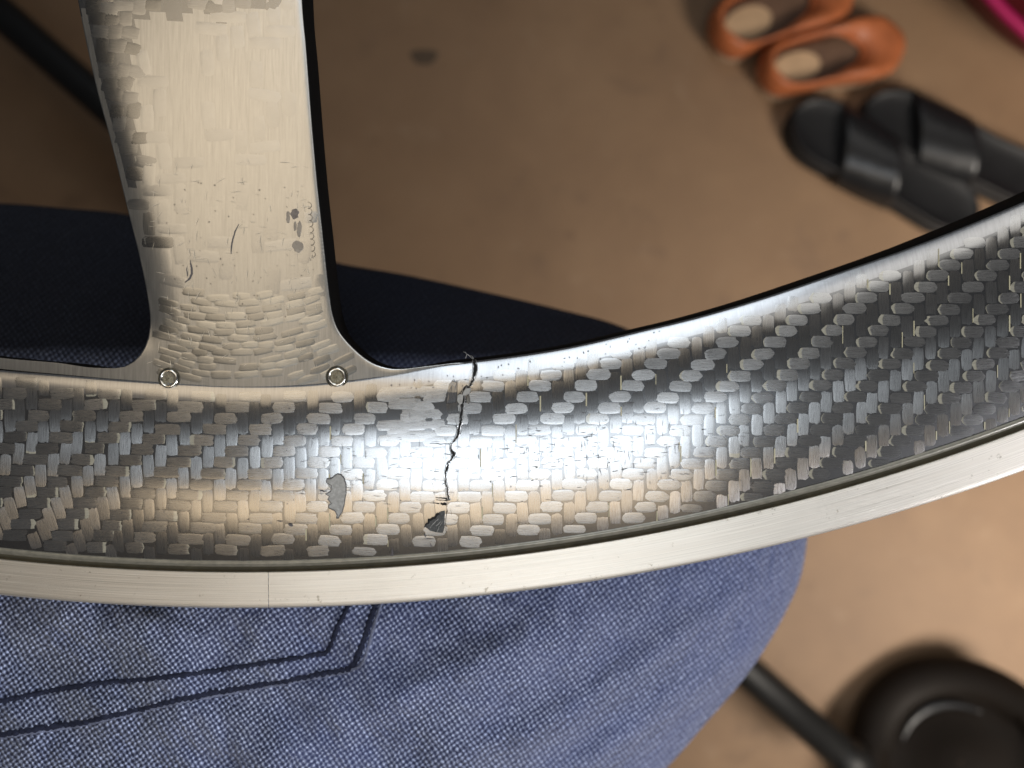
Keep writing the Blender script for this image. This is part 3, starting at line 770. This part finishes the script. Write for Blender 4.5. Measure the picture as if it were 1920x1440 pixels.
# patch pocket: proud sheet with a rounded hem
SE1 = [(-260, 1372), (-120, 1340), (0, 1313), (161, 1282), (337, 1264), (506, 1239), (600, 1224), (618, 1214), (634, 1174), (652, 1138), (690, 1050)]
SE2 = [(-260, 1440), (-120, 1404), (0, 1375), (150, 1352), (337, 1309), (487, 1282), (630, 1256), (660, 1247), (671, 1228), (694, 1159), (730, 1050)]
s2 = spline(SE2, 200)
V = []; U = []
inn = (120, 1060)
prof = [(0, 0.0), (.003, .5), (.008, .75), (.02, .8), (.045, .55), (.07, .75)]+[(t, .8) for t in np.linspace(.1, .97, 34)]
for x, y in s2:
    for t, h in prof:
        tx, ty = inn[0]+(x-120)*.25, 1040
        X, Y = x*(1-t)+tx*t, y*(1-t)+ty*t; V.append(den_S(X, Y)+Vector((0, 0, (h+.02)*MM*(.9+.25*nz(X, Y, 30, 5))))); U.append(duv(X+3, Y+2))
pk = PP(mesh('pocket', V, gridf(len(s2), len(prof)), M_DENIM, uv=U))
if sum(p.normal.z for p in pk.data.polygons) < 0: pk.data.flip_normals()
for C, hh in ((SE1, .66), (SE2, .22)):
    c = spline(C, 320); pts = []; rs = []
    for i, (x, y) in enumerate(c):
        pts.append(den_S(x, y+.5*sin(i*1.9)+random.gauss(0, .8))+Vector((0, 0, hh*MM))); rs.append((.43+.12*sin(i*1.9)+.12*random.random())*MM*(1 if hh > .3 else 1.35))
    PP(tube('seam', pts, .0004, M_SEAM, None, n=8, rs=rs))

c = spline([(x, y+8) for x, y in SE2[:-3]]+[(682, 1240), (704, 1165), (740, 1060)], 300)
M_WORN = mat_simple('worn_hem', (.11, .125, .19), .95, nz=(1500, .25, 2.0, .0006))
PP(tube('hem_edge', [den_S(x, y)+Vector((0, 0, (-.12+.12*random.random())*MM)) for x, y in c], .0004, M_WORN, None, n=6, rs=[(.30+.12*random.random())*MM for _ in c]))
# ================================================================ swivel chair base under the thigh
chair = empty('swivel_chair', P(720, 650, -700), 'black chair base with tubular arms under the thigh and a round wheel', 'chair')
def CH(o): o.parent = chair; o.matrix_parent_inverse = Matrix.Translation(-chair.location); return o
A, B = P(-260, -205, -612), P(1590, 1425, -612)
Cc = P(720, 655, -612)
CH(tube('base_arm', [Cc.lerp(A, t) for t in (0.05, .3, .7, 1)], .0165, M_FRAME, None, n=24))
CH(tube('base_arm', [Cc.lerp(B, t) for t in (0.05, .3, .7, 1)], .0165, M_FRAME, None, n=24))
CH(tube('hub', [Cc+Vector((0, 0, -.03)), Cc+Vector((0, 0, -.028)), Cc+Vector((0, 0, .03)), Cc+Vector((0, 0, .05)), Cc+Vector((0, 0, .30))], .03, M_FRAME, None, n=28, rs=[.03, .036, .036, .022, .02]))
st = [Vector((-.20+.205*cos(q), -.15+.205*sin(q), 0)) for q in np.linspace(0, 2*pi, 48, endpoint=False)]
V = [p*k+Vector((-.20*(1-k), -.15*(1-k), z)) for k, z in ((.01, -.250), (.9, -.250), (1, -.235), (1, -.210), (.94, -.198), (.01, -.198)) for p in st]
seat_faces = gridf(6, 48, True)
seat = mesh('seat', V, seat_faces, M_RUB); CH(seat)
bm = bmesh.new(); bm.from_mesh(seat.data); bmesh.ops.recalc_face_normals(bm, faces=bm.faces); bm.to_mesh(seat.data); bm.free()
CH(tube('joint', [B+Vector((-.012, .012, .01)), B+Vector((.0, 0, .0)), B+Vector((.02, -.02, -.02))], .02, M_FRAME, None, n=18, rs=[.010, .021, .016]))
ctr = P(1800, 1432, -640); ax = Vector((-.42, .60, .90)).normalized(); e1 = ax.orthogonal().normalized(); e2 = ax.cross(e1)
def ringmesh(prof, n=56, c=ctr, q0=0, q1=2*pi, wrap=True):
    ns = n if wrap else n+1
    V = [c+(e1*cos(q0+(q1-q0)*k/n)+e2*sin(q0+(q1-q0)*k/n))*r+ax*h for r, h in prof for k in range(ns)]
    return V, gridf(len(prof), ns, wrap)
def fixn(o):
    bm = bmesh.new(); bm.from_mesh(o.data); bmesh.ops.recalc_face_normals(bm, faces=bm.faces); bm.to_mesh(o.data); bm.free(); return o
tyre_p = [(.074, -.014), (.084, -.016), (.094, -.008), (.098, .004), (.094, .016), (.084, .021), (.072, .018), (.066, .010), (.066, -.012)]
V, F = ringmesh(tyre_p+[tyre_p[0]]); wh = CH(fixn(mesh('caster_wheel', V, F, M_WHEEL)))
V, F = ringmesh([(.069, .010), (.060, .006), (.040, .007), (.022, .010), (.012, .012), (.0005, .012)])
o = fixn(mesh('wheel_disc', V, F, M_WHEEL)); o.parent = wh
# crescent fender over the far side of the wheel
mid = max(range(72), key=lambda k: (e1*cos(2*pi*k/72)+e2*sin(2*pi*k/72)).dot(Vector((-.45, .9, 0))))*2*pi/72
V, F = ringmesh([(.099, .010), (.100, .020), (.094, .028), (.078, .031), (.062, .026), (.060, .022)], q0=mid-1.3, q1=mid+1.1, wrap=False)
fd = CH(fixn(mesh('fender', V, F, M_WHEEL)))
cr = [ctr+(e1*cos(q)+e2*sin(q))*.052+ax*.018 for q in np.linspace(mid-.9, mid+.9, 24)]
CH(tube('fender_rib', cr, .003, M_STRAP, None, n=8, rs=[.0008+.0042*sin(pi*k/23) for k in range(24)]))

# ================================================================ footwear on the floor
FZ = -700.0
def axisframe(a, b, z):
    pa, pb = P(*a, z), P(*b, z); d = (pb-pa); L = d.length; d.normalize(); n = Vector((-d.y, d.x, 0)); return pa, d, n, L
def solew(t, wts): return interp(t, wts)
def loft_sole(name, org, d, n, L, wts, z0, z1, mat, parent, inset=.0, ns=34, cup=.0):
    """closed rounded slab following a foot outline"""
    V = []; ts = [.5-.5*cos(pi*i/(ns-1)) for i in range(ns)]; ring = [(1, 1, z0), (1.0, 1, z0+.25*(z1-z0)), (1.02, 1, z0+.7*(z1-z0)), (.97, 1, z1), (.88, 1, z1-cup*.4), (.45, 1, z1-cup)]
    prof = [(-k, z) for k, _, z in ring]+[(0, z1-cup)]+[(k, z) for k, _, z in reversed(ring)]
    for t in ts:
        e = sqrt(max(0, 1-(2*t-1)**8)); wd = (solew(t, wts)-inset)*(.02+.98*sqrt(max(0, min(1, t/.16)*(2-min(1, t/.16))))*sqrt(max(0, min(1, (1-t)/.16)*(2-min(1, (1-t)/.16)))))
        for k, z in prof: V.append(org+d*(inset+t*(L-2*inset))+n*wd*k+Vector((0, 0, z)))
    np_ = len(prof); F = gridf(ns, np_, True); F += [tuple(range(np_)), tuple((ns-1)*np_+k for k in reversed(range(np_)))]
    o = fixn(mesh(name, V, F, mat)); o.parent = parent; o.matrix_parent_inverse = Matrix.Translation(-parent.location); return o
def slide(a, b, w_, label, t0, t1, hs):
    org, d, n, L = axisframe(a, b, FZ+24); org.z = FZ*MM+.001
    root = empty('slide_sandal', org.copy(), label, 'sandal', 'black slide sandals')
    W = [(0, w_*.92), (.2, w_*1.05), (.4, w_*.98), (.6, w_*.82), (.8, w_*.86), (1, w_*.82)]
    loft_sole('sole', org, d, n, L, W, 0, .014, M_RUB, root)
    loft_sole('footbed', org, d, n, L, W, .0145, .026, M_RUB, root, inset=.002, cup=.004)
    V = []; nu, nvv = 14, 21
    for i in range(nu):
        t = t0+(t1-t0)*i/(nu-1); wd = solew(t, W)*1.03
        for k in range(nvv):
            q = pi*k/(nvv-1); sk = .018*cos(q)*hs
            V.append(org+d*(t*L+sk)+n*wd*cos(q)*(1-.06*sin(q))+Vector((0, 0, .008+(.024+.009*(i/(nu-1)))*abs(sin(q))**.75)))
    o = mesh('strap', V, gridf(nu, nvv), M_STRAP); o.parent = root; o.matrix_parent_inverse = Matrix.Translation(-root.location)
    s = o.modifiers.new('solid', 'SOLIDIFY'); s.thickness = .004
    return root
slide((1488, 208), (1832, 412), .034, 'black slide sandal nearest the wheel rim, lying whole in view', .26, .54, -1)
slide((1622, 196), (2010, 372), .034, 'black slide sandal behind the other slide, cut off by the right edge', .24, .50, -1)
def flat_shoe(a, b, w_, label):
    org, d, n, L = axisframe(a, b, FZ+20); org.z = FZ*MM+.001
    root = empty('flat_shoe', org.copy(), label, 'shoe', 'orange slip-on shoes')
    W = [(0, w_*.82), (.25, w_*.86), (.5, w_*.9), (.72, w_*1.05), (.9, w_*.95), (1, w_*.7)]
    loft_sole('sole', org, d, n, L, W, 0, .012, M_SOLE, root)
    loft_sole('insole', org, d, n, L, W, .0125, .018, M_INSOLE_SHADE, root, inset=.006)
    V = [org+d*(L*.26+L*.17*cos(2*pi*k/28)*kk)+n*(w_*.52*sin(2*pi*k/28)*kk)+Vector((0, 0, .0195)) for kk in (1, .5, .02) for k in range(28)]
    o = mesh('lit_insole_patch', V, gridf(3, 28, True), M_INSOLE_LIT); o.parent = root; o.matrix_parent_inverse = Matrix.Translation(-root.location)  # lit end of the insole, painted as a pale patch
    # upper: rings around the outline rising to the opening
    m = 64; V = []
    lev = [(1.0, .010, 0), (1.04, .018, 0), (1.03, .027, .0), (1.0, .033, .0), (.97, .036, .0), (.92, .035, .0), (.90, .030, 0)]
    def outline(q, s, h):
        t = .5-.5*cos(q); e = sqrt(max(0, min(1, t/.16)*(2-min(1, t/.16))))*sqrt(max(0, min(1, (1-t)/.16)*(2-min(1, (1-t)/.16))))
        y = solew(t, W)*e*(1 if sin(q) >= 0 else -1); return t*L, y
    for li, (s, z, _) in enumerate(lev):
        for k in range(m):
            q = 2*pi*k/m; x, y = outline(q, s, z); cx = L*.44
            fr = li/(len(lev)-1)
            # the opening is an oval over the heel two thirds
            ox, oy = L*.38+L*.345*(-cos(q)), w_*.80*sin(q)*(1+.1*cos(q))
            f2 = sm(.35, 1, fr)
            xx = (cx+(x-cx)*s)*(1-f2)+ox*f2; yy = y*s*(1-f2)+oy*f2
            zz = z+.012*(1-sm(0, .25, x/L))*fr-.010*sm(.75, 1, x/L)*sm(.2, .8, fr)
            V.append(org+d*xx+n*yy+Vector((0, 0, zz)))
    o = mesh('upper', V, gridf(len(lev), m, True), M_ORANGE); o.parent = root; o.matrix_parent_inverse = Matrix.Translation(-root.location)
    s = o.modifiers.new('solid', 'SOLIDIFY'); s.thickness = .002
    pts = [V[(len(lev)-1)*m+k % m]+Vector((0, 0, .001)) for k in range(m+1)]
    t = tube('collar', pts, .0020, M_ORANGE, None, n=8, caps=False); t.parent = root; t.matrix_parent_inverse = Matrix.Translation(-root.location)
    return root
flat_shoe((1425, 142), (1686, 78), .030, 'orange slip-on shoe nearer the black slides with its dark opening showing')
flat_shoe((1335, 72), (1590, -36), .034, 'orange slip-on shoe cut off by the top edge with a pale insole')

# magenta-rimmed tub in the corner
tc = P(2310, -400, -600); tub = empty('tub', Vector((tc.x, tc.y, -.699)), 'dark red tub with a magenta rim, cut by the top right corner', 'tub')
R0 = (P(1887, 27, -600)-tc).length
prof = [(R0*.82, -.699), (R0*.83, -.69), (R0*.99, -.604), (R0*.97, -.604), (R0*.81, -.68), (.001, -.68)]
V = [Vector((tc.x+r*cos(2*pi*k/72), tc.y+r*sin(2*pi*k/72), z)) for r, z in prof for k in range(72)]
o = fixn(mesh('bowl', V, gridf(len(prof), 72, True), M_RED)); o.parent = tub; o.matrix_parent_inverse = Matrix.Translation(-tub.location)
o = tube('rim', [Vector((tc.x+R0*cos(2*pi*k/72), tc.y+R0*sin(2*pi*k/72), -.60)) for k in range(73)], .0055, M_PINK, None, n=10, caps=False); o.parent = tub; o.matrix_parent_inverse = Matrix.Translation(-tub.location)
